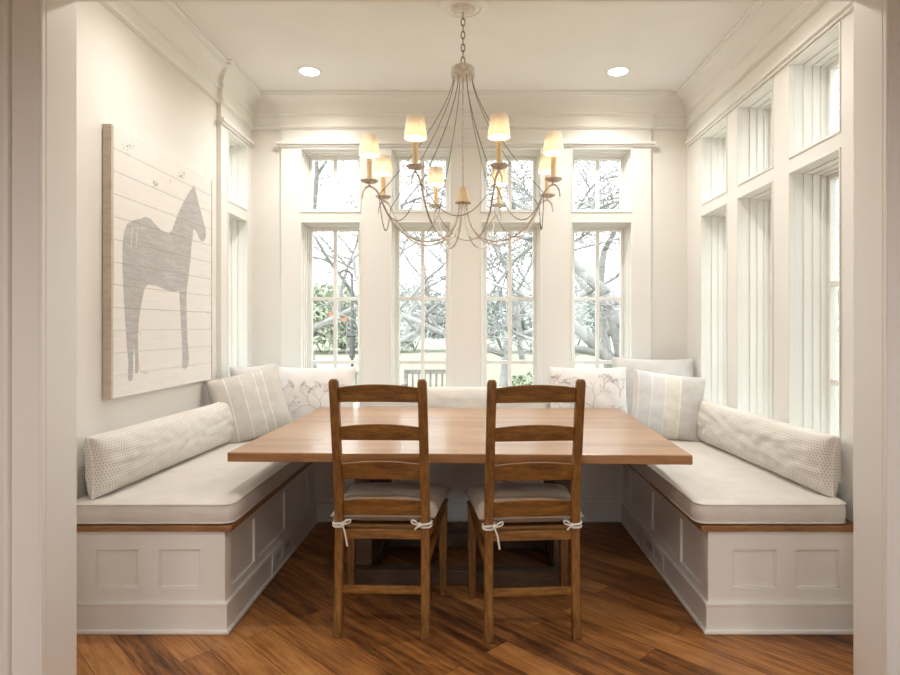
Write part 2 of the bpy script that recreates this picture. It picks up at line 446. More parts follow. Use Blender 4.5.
prof += [(.030, CZ-.134), (.034, CZ-.140), (.030, CZ-.148), (.020, CZ-.152), (.014, CZ-.156), (.014, CZ-.222), (.024, CZ-.226), (.028, CZ-.234), (.024, CZ-.242), (.010, CZ-.248), (-.005, CZ-.25)]
m = MB(); sweep(m, prof); trim(m, smooth='auto', angle=25)

# caps over the window bands, and flat stop beads
def cap_bar(axis, face, s, u0, u1, ret=True):
    m = MB()
    for d, a, b in ((.016, 2.660, 2.676), (.032, 2.676, 2.696)):
        e = d if ret else 0
        if axis == 'y': m.box(u0-e, u1+e, face, face+s*d, a, b)
        else: m.box(face, face+s*d, u0-e, u1, a, b)
    return trim(m, bevel=.002)
cap_bar('y', YB-.03, -1, -1.466, 1.345)
cap_bar('x', XR, -1, YF, YB-.05, False)
cap_bar('x', XL+.03, 1, 4.17, YB-.02)

# ------------------------------------------------------------------ windows
WN = [0]
def window(axis, face, s, c, hw):
    """axis of the wall, room face, outward sign, centre along the wall, half width; a lower and an upper sash"""
    WN[0] += 1
    def bx(mb, u0, u1, d0, d1, z0, z1):
        if axis == 'y': mb.box(u0, u1, face+s*d0, face+s*d1, z0, z1)
        else: mb.box(face+s*d0, face+s*d1, u0, u1, z0, z1)
    def ring(mb, z0, z1, a, b, d0, d1):
        u0, u1 = c-hw, c+hw
        bx(mb, u0+a, u0+b, d0, d1, z0+a, z1-a); bx(mb, u1-b, u1-a, d0, d1, z0+a, z1-a)
        bx(mb, u0+b, u1-b, d0, d1, z0+a, z0+b); bx(mb, u0+b, u1-b, d0, d1, z1-b, z1-a)
    dep = .18 if axis == 'x' else .15
    fr = MB()
    for z0, z1 in ((ZL0, ZL1), (ZU0, ZU1)):
        ring(fr, z0, z1, 0, .010, -.006, .02)
        ring(fr, z0, z1, 0, .007, .02, dep+.05)
        ring(fr, z0, z1, .007, .014, dep*.38, dep+.05)
        ring(fr, z0, z1, .014, .020, dep*.62, dep+.05)
        ring(fr, z0, z1, .020, .028, dep*.84, dep+.05)
    f = struct(fr.build('window_%d' % WN[0], M_TRIM, bevel=.0025))
    for z0, z1, rows in ((ZL0, ZL1, (1.016, 1.514)), (ZU0, ZU1, ())):
        sm = MB(); ring(sm, z0, z1, .0282, .052, dep, dep+.04)
        sa = sm.build('sash', M_TRIM, f, bevel=.003)
        mm = MB()
        bx(mm, c-.014, c+.014, dep+.004, dep+.034, z0+.05, z1-.05)
        for zz in rows: bx(mm, c-hw+.05, c+hw-.05, dep+.005, dep+.033, zz-.014, zz+.014)
        mm.build('muntin', M_TRIM, sa, bevel=.002)
        pm = MB(); bx(pm, c-hw+.045, c+hw-.045, dep+.018, dep+.022, z0+.045, z1-.045)
        pm.build('pane', M_GLASS, sa)
    return f
for c in BACKW: window('y', YB-.03, 1, c, HW)
for c in RIGHTW: window('x', XR, 1, c, RHW)
for c, w in LEFTW: window('x', XL+.03, -1, c, w)

# ------------------------------------------------------------------ recessed ceiling lights, medallion
def downlight(x, y, label):
    t = empty('recessed_ceiling_light', (x, y, CZ)); tag(t, label, 'ceiling light', 'recessed ceiling lights')
    m = MB(); m.lathe([(.062,-.002), (.083,-.004), (.086,-.0005), (.086,.0), (.06,.0)], n=32)
    m.build('trim_ring', M_TRIM, t, smooth='auto')
    m = MB(); m.lathe([(.0001,-.003), (.062,-.003), (.062,-.001), (.0001,-.001)], n=32); m.build('lens', M_LENS, t, smooth='auto')
    la = bpy.data.lights.new('downlight', 'SPOT'); la.energy = 33; la.color = (1,.96,.90); la.spot_size = R(150); la.spot_blend = 1; la.shadow_soft_size = .06
    lo = bpy.data.objects.new('downlight_beam', la); COL.objects.link(lo); lo.location = (x, y, CZ-.03)
downlight(-1.128, 4.25, 'round white recessed light on the ceiling above the left bench corner')
downlight(.987, 4.25, 'round white recessed light on the ceiling above the right bench corner')

downlight(-1.128, 2.95, 'recessed light added out of view as fill, on the ceiling nearest the horse painting')  # this pair is unseen, added to brighten the nook
downlight(.987, 2.95, 'recessed light added out of view as fill, on the ceiling nearest the right wall opening')
CX, CY = -.06, 3.38
t = empty('ceiling_medallion', (CX, CY, CZ)); tag(t, 'round white moulded medallion on the ceiling over the chandelier chain', 'ceiling medallion')
m = MB(); m.lathe([(.03,-.001), (.03,-.018), (.075,-.018), (.080,-.012), (.092,-.010), (.10,-.017), (.110,-.015), (.128,-.010), (.136,-.001)], n=48)
m.build('disc', M_TRIM, t, smooth='auto', angle=30)

# ------------------------------------------------------------------ chandelier
ch = empty('chandelier', (CX, CY, 0))
tag(ch, 'chalk white chandelier with bead swags and eight lit pleated shades over the table', 'chandelier')
m = MB(); m.lathe([(.0001,CZ-.036), (.012,CZ-.036), (.03,CZ-.030), (.062,CZ-.024), (.068,CZ-.018), (.0001,CZ-.018)], n=32); m.build('canopy', M_CHALK, ch, smooth='auto')
m = MB()                                              # chain: interlocked oval links
z = CZ-.036; k = 0
while z > 2.735:
    pts = []
    for i in range(17):
        a = 2*math.pi*i/16; w, h = .0105*math.cos(a), .022*math.sin(a)
        pts.append((w, 0, z-.018+h) if k % 2 else (0, w, z-.018+h))
    m.tube(pts, .0027, 6); z -= .035; k += 1
m.build('chain', M_BEAD, ch, smooth=True)
m = MB(); m.lathe([(.0001,2.735), (.008,2.733), (.008,2.718), (.05,2.714), (.062,2.706), (.064,2.70), (.064,2.655), (.058,2.65), (.0001,2.65)], n=32); m.build('collar', M_CHALK, ch, smooth='auto')
m = MB(); m.tube([(0,0,2.66), (0,0,2.05)], .004, 8); m.build('rod', M_CHALK, ch, smooth=True)
m = MB(); m.lathe([(.0001,2.058), (.018,2.056), (.024,2.045), (.036,1.985), (.044,1.976), (.045,1.970), (.0001,1.970)], n=24); m.build('bell', M_CONE, ch, smooth='auto')
armp = [(r_*1.026, z_) for r_, z_ in [(.020,1.972), (.026,1.92), (.045,1.855), (.085,1.795), (.145,1.760), (.21,1.752), (.275,1.765), (.335,1.80), (.385,1.852), (.42,1.915), (.446,1.975), (.468,2.008), (.497,2.022), (.522,2.008), (.533,1.975), (.533,1.958)]]
def smooth_path(p, n=4):
    out = []
    for i in range(len(p)-1):
        p0, p1, p2, p3 = p[max(i-1,0)], p[i], p[i+1], p[min(i+2,len(p)-1)]
        for j in range(n):
            t = j/n
            out.append(tuple(.5*(2*p1[k]+(-p0[k]+p2[k])*t+(2*p0[k]-5*p1[k]+4*p2[k]-p3[k])*t*t+(-p0[k]+3*p1[k]-3*p2[k]+p3[k])*t**3) for k in range(len(p1))))
    out.append(tuple(p[-1])); return out
ARM = smooth_path(armp, 3)
ROT = R(-2.3)
arm0 = None
for i in range(8):
    a = ROT + math.pi/8 + i*math.pi/4
    if arm0 is None:
        m = MB(); m.tube([(r, 0, z) for r, z in ARM], [.0052]*(len(ARM)-6)+[.005,.0048,.0045,.004,.0034,.003], 8)
        m.tube([(.511,0,2.018), (.511,0,2.04)], .006, 8)
        arm0 = m.build('arm', M_CHALK, ch, smooth=True)
        m = MB(); m.lathe([(.0001,2.037), (.014,2.036), (.034,2.041), (.044,2.049), (.046,2.053), (.040,2.051), (.014,2.046), (.0001,2.046)], (.513,0,0), 24); m.build('drip_dish', M_CHALK, arm0, smooth=True)
        m = MB(); m.lathe([(.0001,2.046), (.0135,2.046), (.0135,2.165), (.009,2.168), (.0001,2.168)], (.513,0,0), 16); m.build('candle_sleeve', M_CANDLE, arm0, smooth='auto')
        m = MB(); m.lathe([(.006,2.168), (.009,2.18), (.0135,2.20), (.011,2.222), (.004,2.24), (.0003,2.246)], (.513,0,0), 8); m.build('bulb', M_BULB, arm0, smooth=True)
        m = MB(); m.lathe([(.052,2.181), (.0518,2.186), (.0405,2.284), (.0398,2.284), (.0512,2.186), (.0512,2.181)], (.513,0,0), 144, .04, 24)
        m.build('lamp_shade', M_SHADE, arm0, smooth=True)
        o = arm0
    else: o = copy_tree(arm0, ch)
    o.rotation_euler = (0, 0, a)
def beads(pts, step=.0125, r=.0036):
    """round beads threaded along a polyline"""
    mb = MB(); d = 0; nxt = 0
    for a, b in zip(pts[:-1], pts[1:]):
        a, b = Vector(a), Vector(b); l = (b-a).length
        while nxt <= d+l:
            mb.sphere(a+(b-a)*((nxt-d)/l), r, 6, 4); nxt += step
        d += l
    mb.tube(pts, .0014, 4); return mb
sw = []
for i in range(8):
    a = ROT + math.pi/8 + i*math.pi/4
    ca, sa_ = math.cos(a), math.sin(a)
    pts = []
    for k in range(25):
        t = k/24; r = .052+(.460-.052)*(t**1.3); z = 2.655+(1.985-2.655)*(t**.92)
        pts.append((r*ca, r*sa_, z))
    beads(pts).build('bead_strand', M_BEAD, ch, smooth=True)
    sw.append(Vector((.462*ca, .462*sa_, 1.985)))
for i in range(8):
    p, q = sw[i], sw[(i+1) % 8]
    pts = [tuple(p.lerp(q, k/20) - Vector((0,0,.16*(1-(2*k/20-1)**2)))) for k in range(21)]
    beads(pts).build('bead_swag', M_BEAD, ch, smooth=True)

# ------------------------------------------------------------------ built-in benches
BL, BR_, BF, BB = -1.056, .993, 2.63, 4.125      # aisle faces, front ends, back bench face
SZ = .432                                          # underside of the wooden board
def bench_body(kind):
    m = MB()
    fr = .012
    if kind in ('left', 'right'):
        s = 1 if kind == 'left' else -1
        xa = BL if s > 0 else BR_                  # aisle face
        xw = XL if s > 0 else XR
        m.box(xw, xa-s*fr, BF+fr, YB-.03, 0, SZ)
        # framed front end: two square recessed panels
        e = sorted((xw, xa)); w = (e[1]-e[0])
        if s > 0: ph = [(-1.603,-1.425,.189,.352), (-1.337,-1.162,.189,.352)]
        else: ph = [(1.098,1.282,.187,.350), (1.366,1.548,.187,.350)]
        wall_cells(m, 'y', BF, BF+fr+.001, e[0], e[1], .10, SZ, ph)
        # framed aisle side: three long panels
        wall_cells(m, 'x', xa, xa-s*(fr+.001), BF+fr+.001, BB, .10, SZ, [(2.70,2.99,.165,.375), (3.04,3.465,.165,.375), (3.515,3.96,.165,.375)])
        # bead round every panel
        for (a, b, c, d) in ph:
            for (x0,x1,z0,z1) in ((a,a+.006,c,d), (b-.006,b,c,d), (a,b,c,c+.006), (a,b,d-.006,d)): m.box(x0, x1, BF+.004, BF+fr+.002, z0, z1)
    else:
        m.box(BL, BR_, BB+fr, YB-.03, 0, SZ)
        wall_cells(m, 'y', BB, BB+fr+.001, BL-.001, BR_+.001, .10, SZ, [(-.99,-.56,.165,.375), (-.51,-.06,.165,.375), (-.01,.44,.165,.375), (.49,.925,.165,.375)])
    return m
def bench(kind, label):
    t = empty('banquette_bench', {'left': ((XL+BL)/2, 3.6, 0), 'right': ((XR+BR_)/2, 3.6, 0), 'back': ((BL+BR_)/2, 4.4, 0)}[kind])
    tag(t, label, 'bench', 'built-in banquette benches')
    off = Vector(t.location)
    def put(mb, name, mat, par, **kw):
        mb.v = [tuple(Vector(p)-off) for p in mb.v]; return mb.build(name, mat, par, **kw)
    put(bench_body(kind), 'body', M_CABINET, t, bevel=.0015, seg=1)
    pl, sh, bd = MB(), MB(), MB()
    P_, S_ = .012, .024
    if kind == 'back':
        pl.box(BL, BR_, BB-P_, BB+.01, 0, .125); pl.box(BL, BR_, BB-P_-.004, BB+.01, .118, .130)
        sh.box(BL, BR_, BB-S_, BB-P_+.001, 0, .018)
        bd.box(BL+.034, BR_-.034, BB-.018, YB-.03, SZ, .458)
    else:
        s = 1 if kind == 'left' else -1
        xa = BL if s > 0 else BR_; xw = XL if s > 0 else XR
        for mb, p, z0, z1 in ((pl, P_, 0, .122), (pl, P_+.004, .116, .130), (sh, S_, 0, .018)):
            a = xa+s*p
            mb.add([(xw,BF-p,z0),(a,BF-p,z0),(a,BB,z0),(xa-s*.01,BB,z0),(xa-s*.01,BF+.01,z0),(xw,BF+.01,z0),
                    (xw,BF-p,z1),(a,BF-p,z1),(a,BB,z1),(xa-s*.01,BB,z1),(xa-s*.01,BF+.01,z1),(xw,BF+.01,z1)],
                   [(0,1,7,6),(1,2,8,7),(2,3,9,8),(3,4,10,9),(4,5,11,10),(5,0,6,11),(0,1,4,5),(1,2,3,4),(6,7,10,11),(7,8,9,10)])
        x0, x1 = sorted((xw, xa+s*.034)); bd.box(x0, x1, BF-.018, YB-.03, SZ, .458)
    put(pl, 'plinth', M_CABINET, t, bevel=.003); put(sh, 'shoe_moulding', M_TRIM, t, bevel=.006)
    put(bd, 'seat_board', M_LEDGE, t, bevel=.005, seg=3)
    if kind != 'back':
        s = 1 if kind == 'left' else -1
        xa = (BL if s > 0 else BR_)+s*.012
        y0, y1 = (3.20, 3.56)
        v = MB(); wall_cells(v, 'x', xa+s*.006, xa-s*.001, y0, y1, .028, .122, [(y0+.04,y0+.155,.052,.098), (y1-.155,y1-.04,.052,.098)])
        vo = put(v, 'vent_cover', M_VENT, t, bevel=.002)
        sl = MB()
        for a in (y0+.04, y1-.155):
            sl.box(xa-s*.0005, xa+s*.0012, a, a+.115, .052, .098)
        put(sl, 'slot', M_SLOT, vo)
        lv = MB()
        for a in (y0+.04, y1-.155):
            for k in range(4): lv.box(xa+s*.0012, xa+s*.004, a, a+.115, .058+k*.010, .0605+k*.010)
        put(lv, 'louvre', M_VENT, vo)
    return t
bench('left', 'built-in white panelled bench along the wall with the horse painting')
bench('back', 'built-in white panelled bench under the four back windows behind the table')
bench('right', 'built-in white panelled bench under the deep right wall windows')

def seat_cushion(x0, x1, y0, y1, z0, z1, label, round_front=True, seed=0):
    t = empty('bench_cushion', ((x0+x1)/2, (y0+y1)/2, z0)); tag(t, label, 'cushion', 'long bench seat cushions')
    w, d, h = (x1-x0)/2, (y1-y0)/2, z1-z0
    nx, ny, nz = 34, 60, 6
    m = MB()
    def rr(a, b, hw, hd, rad):                     # squeeze a square-grid boundary point onto a rounded rectangle
        x, y = a*hw, b*hd
        cx, cy = max(abs(x)-(hw-rad), 0), max(abs(y)-(hd-rad), 0)
        l = math.hypot(cx, cy)
        if cx > 0 and cy > 0 and l > rad:
            k = rad/l; x = math.copysign(hw-rad+cx*k, x); y = math.copysign(hd-rad+cy*k, y)
        return x, y
    def bulge(x, y): return .010*max(0, 1-(x/w)**4)*max(0, 1-(y/d)**6) + .005*noise.noise((x*5+seed, y*3, 1)) + .003*noise.noise((x*14+seed, y*4, 4))
    top, bot = [], []
    for j in range(ny+1):
        for i in range(nx+1):
            a, b = 2*i/nx-1, 2*j/ny-1
            x, y = rr(a, b, w, d, .045)
            e = min(w-abs(x), d-abs(y)); 
            edge = math.sqrt(max(0, min(1, e/.02)))
            cx, cy = max(abs(x)-(w-.045), 0), max(abs(y)-(d-.045), 0)
            if cx > 0 and cy > 0: e = max(0, .045-math.hypot(cx, cy)); edge = math.sqrt(max(0, min(1, e/.02)))
            top.append((x, y, h-.012*(1-edge)+bulge(x, y)*edge)); bot.append((x, y, .008*(1-edge)))
    q = lambda o: [(o+j*(nx+1)+i, o+j*(nx+1)+i+1, o+(j+1)*(nx+1)+i+1, o+(j+1)*(nx+1)+i) for j in range(ny) for i in range(nx)]
    m.add(top, q(0)); m.add(bot, [tuple(reversed(f)) for f in q(0)])
    loop = [j*(nx+1)+i for j, i in [(0, i) for i in range(nx)] + [(j, nx) for j in range(ny)] + [(ny, i) for i in range(nx, 0, -1)] + [(j, 0) for j in range(ny, 0, -1)]]
    rings = []
    for k in range(nz+1):
        f = k/nz; bul = .007*math.sin(math.pi*f)
        ring = []
        for li in loop:
            x, y, zt = top[li]; zb = bot[li][2]
            cx, cy = max(abs(x)-(w-.045), 0), max(abs(y)-(d-.045), 0); l = math.hypot(cx, cy) or 1
            ox, oy = math.copysign(bul*cx/l, x), math.copysign(bul*cy/l, y)
            ring.append((x+ox, y+oy, zb+(zt-zb)*f+.002*noise.noise((x*6, y*6, f*3+seed))))
        rings.append(ring)
    m.loft(rings, False)
    m.build('pad', M_CUSH, t, smooth='auto', angle=60)
    for zz, lid in ((h-.010, top), (.008, bot)):
        p = MB(); pts = [(lid[li][0]*1.004, lid[li][1]*1.002, lid[li][2]+.001) for li in loop]; pts.append(pts[0])
        p.tube(pts, .0042, 6, False); p.build('piping', M_CUSH, t, smooth=True)
    return t
CT = .556
seat_cushion(XL+.012, BL+.034, BF-.012, 4.70, .459, CT, 'light beige box cushion on the left bench below the horse painting', seed=1)
seat_cushion(BR_-.050, XR-.045, BF-.012, 4.70, .459, CT, 'light beige box cushion on the right bench below the window bays', seed=5)
seat_cushion(BL+.045, BR_-.06, BB-.012, 4.70, .459, CT, 'light beige box cushion on the back bench behind the table', seed=9)

# ------------------------------------------------------------------ pillows
def pillow(name, w, h, th, mats, label, cat, group, loc, tilt=0, yaw=0, roll=0, pinch=.06, seed=0, wr=.006, uvm='metre', motif=None, flange=0, ex=.42):
    """closed pillow; local x across, z up from its lower edge, front towards -y"""
    n = 44 if w < .8 else 80; k = 34
    def P(u, v, side):
        x = w/2*u*(1-pinch*(1-v*v)); z = h/2*v*(1-pinch*(w/h if w < .8 else 1.2)*(1-u**(2 if w < .8 else 6)))
        cu = max(0, 1-abs(u)**(2.6 if w < .8 else w/h*1.5)); cv = max(0, 1-abs(v)**2.4)
        t = th/2*(cu*cv)**ex
        t += wr*noise.noise((u*3.1*w/.5+seed, v*3.1+side*7, seed))*(cu*cv)**.3
        cr = max(abs(u), abs(v)); 
        t += wr*.8*noise.noise((math.atan2(v, u)*4+seed, cr*1.5, side*3+seed))*(cu*cv)**.4*cr
        sag = .02*(1-v)*.5*cu
        return Vector((x, side*(t), h/2+z-0*sag))
    m = MB(); uv = []
    for side in (-1, 1):
        vs = []; 
        for j in range(k+1):
            for i in range(n+1):
                u, v = 2*i/n-1, 2*j/k-1
                u = math.sin(u*math.pi/2)*.5+u*.5; v = math.sin(v*math.pi/2)*.5+v*.5
                vs.append(P(u, v, side)); uv.append((u, v))
        m.add(vs, [(j*(n+1)+i, j*(n+1)+i+1, (j+1)*(n+1)+i+1, (j+1)*(n+1)+i) for j in range(k) for i in range(n)])
    nbase = len(m.v)
    if motif:
        m.mi = 1
        for pl_, rad in motif:
            pts = [P(u, v, -1)+Vector((0,-.0006,0)) for u, v in pl_ if abs(u) < .97 and abs(v) < .97]
            if len(pts) > 1: m.tube(pts, rad, 4)
    # welt along the seam
    m.mi = 0
    seam = [(u/20, -1) for u in range(-20, 20)] + [(1, v/20) for v in range(-20, 20)] + [(u/20, 1) for u in range(20, -20, -1)] + [(-1, v/20) for v in range(20, -21, -1)]
    me_pts = [P(u, v, 1) for u, v in seam]
    wl = MB(); wl.tube(me_pts, .0035, 6, False)
    o = m.build(name, mats, None, smooth=True)
    me = o.data; ul = me.uv_layers.new(name='uv')
    def table(fn):                                 # length of cloth along a centre line, so prints keep their size
        acc = [0]; 
        for i in range(200): acc.append(acc[-1]+(fn(-1+2*(i+1)/200)-fn(-1+2*i/200)).length)
        return acc
    AU, AV = table(lambda u: P(u, 0, -1)), table(lambda v: P(0, v, -1))
    def arc(T, x):
        f = (x+1)*100; i = min(199, max(0, int(f))); return T[i]+(T[i+1]-T[i])*(f-i)
    for lp in me.loops:
        if lp.vertex_index < nbase:
            u, v = uv[lp.vertex_index]
            ul.data[lp.index].uv = (arc(AU, u)+1, arc(AV, v)+1) if uvm == 'metre' else ((u+1)/2, (v+1)/2)
    wl.build('welt', M_PIPE.get(mats[0].name, mats[0]), o, smooth=True)
    o.matrix_world = Matrix.Translation(loc) @ Matrix.Rotation(yaw, 4, 'Z') @ Matrix.Rotation(-tilt, 4, 'X') @ Matrix.Rotation(roll, 4, 'Y')
    tag(o, label, cat, group)
    return o
M_PIPE = {M_DOTS.name: M_TOILE, M_STR_L.name: M_GREYP, M_STR_R.name: M_TOILE}

def tree_motif(seed, trees):
    rnd = random.Random(seed); out = []
    def grow(u, v, a, l, rad, depth):
        pts = [(u, v)]; 
        for i in range(5):
            a += rnd.uniform(-.18, .18); u += math.sin(a)*l/5; v += math.cos(a)*l/5; pts.append((u, v))
        out.append((pts, rad))
        if depth > 0:
            for s in (-1, 1):
                grow(u, v, a+s*rnd.uniform(.3, .75), l*rnd.uniform(.62, .8), rad*.75, depth-1)
        else:
            a0 = rnd.uniform(0, 6.28)      # curled leaf at the tip
            out.append(([(u+.035*math.sin(a0+i)*(.4+i*.12), v+.035*math.cos(a0+i)*(.4+i*.12)) for i in range(6)], rad))
    for (u, v, s, a) in trees: grow(u, v, a, .34*s, .0024, 4)
    return out

pg = 'scatter pillows on the benches'
pillow('scatter_pillow', .56, .47, .17, [M_TOILE, M_STROKE], 'white pillow printed with grey trees under the leftmost back window', 'pillow', pg,
       (-1.135, 4.37, CT-.002), R(17), R(2), 0, .05, 3, motif=tree_motif(4, [(-.55,-.85,1,.1), (.25,-.85,1.2,-.1), (.72,-.3,.75,.1), (-.82,.05,.6,0), (-.1,.1,.5,.2), (.62,-.9,.6,0)]))
pillow('scatter_pillow', .56, .47, .17, [M_TOILE, M_STROKE], 'white pillow printed with grey trees under the rightmost back window', 'pillow', pg,
       (.815, 4.37, CT-.004), R(17), R(-3), 0, .05, 8, motif=tree_motif(9, [(.15,-.75,1.25,-.05), (-.55,-.8,1,.1), (.75,-.85,.7,0), (.8,.0,.65,0), (-.8,.1,.6,.1), (-.35,.2,.5,-.2), (.38,.25,.5,.1)]))
pillow('scatter_pillow', .60, .52, .18, [M_GREYP], 'plain grey linen pillow in the right back corner behind the striped pillow', 'pillow', pg,
       (1.305, 4.46, CT+.004), R(14), R(-3), R(1), .05, 12)
pillow('scatter_pillow', .58, .50, .18, [M_GREYP], 'plain grey linen pillow in the left back corner behind the striped pillow', 'pillow', pg,
       (-1.375, 4.37, CT+.008), R(23), R(77), R(0), .05, 15)
pillow('scatter_pillow', .46, .45, .20, [M_STR_L], 'taupe striped linen pillow leaning at the far end of the left dotted bolster', 'pillow', pg,
       (-1.385, 4.00, CT+.012), R(14), R(25), R(-13), .05, 21, uvm='unit')
pillow('scatter_pillow', .46, .44, .19, [M_STR_R], 'blue and cream striped linen pillow leaning at the far end of the right dotted bolster', 'pillow', pg,
       (1.232, 4.00, CT+.01), R(18), R(-8), R(7), .05, 25, uvm='unit')
bg = 'dotted bolster pillows'
pillow('bolster_pillow', 1.36, .265, .17, [M_DOTS], 'long off-white dotted bolster lying along the wall under the horse painting', 'bolster pillow', bg,
       (-1.60, 3.325, CT+.004), R(5), R(87.5), 0, .03, 31, wr=.008, ex=.36)
pillow('bolster_pillow', 1.36, .265, .17, [M_DOTS], 'long off-white dotted bolster lying along the deep right windows', 'bolster pillow', bg,
       (1.513, 3.35, CT+.002), R(4), R(-87), 0, .03, 37, wr=.010, ex=.36)
pillow('bolster_pillow', 1.45, .30, .17, [M_DOTS], 'long off-white dotted bolster on the back bench between the two tree printed pillows', 'bolster pillow', bg,
       (-.13, 4.52, CT+.004), R(10), 0, 0, .03, 41, wr=.006, ex=.36)

# ------------------------------------------------------------------ table
TX, TY, TR = -.05, 3.50, R(-1.7)
tb = empty('dining_table', (TX, TY, 0), TR); tag(tb, 'large square trestle dining table with pale butcher block top inside the benches', 'table')
TZ = .738
m = MB(); m.box(-1.025, 1.025, -.775, .775, TZ-.042, TZ); m.build('table_top', [M_TABLE], tb, bevel=.004)
for s in (-1, 1):
    m = MB(); m.box(s*.51-.045, s*.51+.045, -.33, .30, .07, TZ-.10); m.box(s*.51-.06, s*.51+.06, -.40, .36, TZ-.10, TZ-.042)
    m.build('pedestal', M_BASE, tb, bevel=.004)
    m = MB(); m.box(s*.51-.05, s*.51+.05, -.36, .22, 0, .072); m.build('foot', M_BASE, tb, bevel=.004)
for y0, z1 in ((-.40, .075), (.13, .085)):
    m = MB(); m.box(-.54, .54, y0, y0+.07, 0, z1); m.build('floor_stretcher', M_BASE, tb, bevel=.004)

# ------------------------------------------------------------------ chairs
def chair_parts(root):
    for s in (-1, 1):
        m = MB()                                     # raked, gently curved back post
        rings = []
        for z, y in ((0,-.215), (.2,-.198), (.42,-.192), (.5,-.196), (.65,-.216), (.85,-.252), (1.0,-.282), (1.072,-.297), (1.086,-.300)):
            hw = .0185 if z < 1.08 else .013; hd = .0165 if z < 1.08 else .012
            cx = s*(.183-.003*z)
            rings.append([(cx-hw,y-hd,z), (cx+hw,y-hd,z), (cx+hw,y+hd,z), (cx-hw,y+hd,z)])
        m.loft(rings); m.build('back_post', M_CHAIR, root, bevel=.005, smooth='auto')
        m = MB()
        cx = s*.222
        m.loft([[(cx-w,.2-w,z), (cx+w,.2-w,z), (cx+w,.2+w,z), (cx-w,.2+w,z)] for z, w in ((0,.014), (.03,.016), (.25,.019), (.44,.019))])
        m.build('leg', M_CHAIR, root, bevel=.004)
    def slat(z0, zc, ze, ymid):
        m = MB(); top, n = [], 14
        rings = []
        for i in range(n+1):
            u = 2*i/n-1; x = u*.168
            bow = -.020*(1-u*u)
            zt = ze+(zc-ze)*(1-u*u); zb = z0+.004*(1-u*u)
            def yy(z): return -.252+(.85-z)*.19+ (0 if z > .6 else -.0) + bow
            t = .0065
            rings.append([(x, yy(zb)-t, zb), (x, yy(zt)-t, zt), (x, yy(zt)+t, zt), (x, yy(zb)+t, zb)])
        m.loft(rings); m.build('slat', M_CHAIRX, root, bevel=.003, smooth='auto')
    slat(.990, 1.066, 1.050, 0); slat(.830, .902, .886, 0); slat(.663, .745, .727, 0); slat(.506, .584, .568, 0)
    m = MB(); m.box(-.168, .168, -.205, -.183, .408, .448); m.build('back_rail', M_CHAIRX, root, bevel=.003)
    m = MB(); m.box(-.21, .21, .19, .21, .395, .440); m.build('front_rail', M_CHAIRX, root, bevel=.003)
    for s in (-1, 1):
        m = MB(); m.loft([[(s*a-.01,y,z0), (s*a+.01,y,z0), (s*a+.01,y,.44), (s*a-.01,y,.44)] for y, a, z0 in ((-.18,.184,.40), (0,.203,.40), (.185,.222,.40))])
        m.build('side_rail', M_CHAIR, root, bevel=.003)
        m = MB()
        pts = smooth_path([(s*.185,-.19,.30), (s*.192,-.12,.315), (s*.205,0,.355), (s*.214,.10,.395), (s*.221,.185,.415)], 4)
        rings = [[(p[0]-.008,p[1],p[2]-.014), (p[0]+.008,p[1],p[2]-.014), (p[0]+.008,p[1],p[2]+.014), (p[0]-.008,p[1],p[2]+.014)] for p in pts]
        m.loft(rings); m.build('brace', M_CHAIR, root, bevel=.002)
    m = MB(); m.box(-.168, .168, -.206, -.190, .178, .212); m.build('stretcher', M_CHAIRX, root, bevel=.003)
    m = MB(); m.prism([(-.20,-.178), (.20,-.178), (.245,.235), (-.245,.235)], (.44,.460), lambda a, b, t: (a, b, t)); m.build('seat', M_CHAIRX, root, bevel=.006, seg=3)
def chair_cushion(root):
    nx, ny = 30, 30
    m = MB()
    def P(u, v, side):
        hw = .252-.034*(1-(v+1)/2); x = u*hw*(1-.02*(1-v*v)); y = .03+v*.225*(1-.02*(1-u*u))
        e = (max(0, 1-abs(u)**5)*max(0, 1-abs(v)**5))**.45
        wr = .006*noise.noise((u*2.5, v*2.5, 3))*e
        return Vector((x, y, .462+.036+(.052*e+wr if side > 0 else -.036*e)))
    for side in (1, -1):
        m.add([P(2*i/nx-1, 2*j/ny-1, side) for j in range(ny+1) for i in range(nx+1)], [(j*(nx+1)+i, j*(nx+1)+i+1, (j+1)*(nx+1)+i+1, (j+1)*(nx+1)+i) for j in range(ny) for i in range(nx)])
    m.build('pad', M_TAUPE, root, smooth=True)
    seam = [(u/15, -1) for u in range(-15, 15)] + [(1, v/15) for v in range(-15, 15)] + [(u/15, 1) for u in range(15, -15, -1)] + [(-1, v/15) for v in range(15, -16, -1)]
    w = MB(); w.tube([P(u, v, 1) for u, v in seam], .004, 6, False); w.build('welt', M_TAUPE, root, smooth=True)
    for s in (-1, 1):
        m = MB(); cx = s*.182; rnd = random.Random(5+s)
        for k in range(2):                            # cord wound twice round the post, then knotted
            z = .466+k*.011
            ring = [(cx+.024*math.copysign(abs(math.cos(a))**.6, math.cos(a)), -.194+.023*math.copysign(abs(math.sin(a))**.6, math.sin(a)), z+.004*math.sin(a+k)) for a in [2*math.pi*i/20 for i in range(21)]]
            m.tube(ring, .0048, 6)
        kx = cx-s*.020
        m.sphere((kx, -.223, .474), .010, 8, 6)
        m.tube(smooth_path([(kx,-.224,.474), (kx-s*.018,-.232,.492), (kx-s*.034,-.230,.496), (kx-s*.03,-.228,.482), (kx,-.226,.474)], 4), .0038, 6)
        tail = -.085 if s < 0 else -.012
        m.tube(smooth_path([(kx,-.225,.472), (kx-s*.012,-.232,.472+tail*.35), (kx-s*.018,-.230,.470+tail*.75), (kx-s*.022,-.231,.470+tail)], 4), .004, 6)
        m.tube([(cx*1.0,-.172,.470), (cx*.98,-.16,.482)], .0045, 6)
        m.build('tie', M_TIE, root, smooth=True)
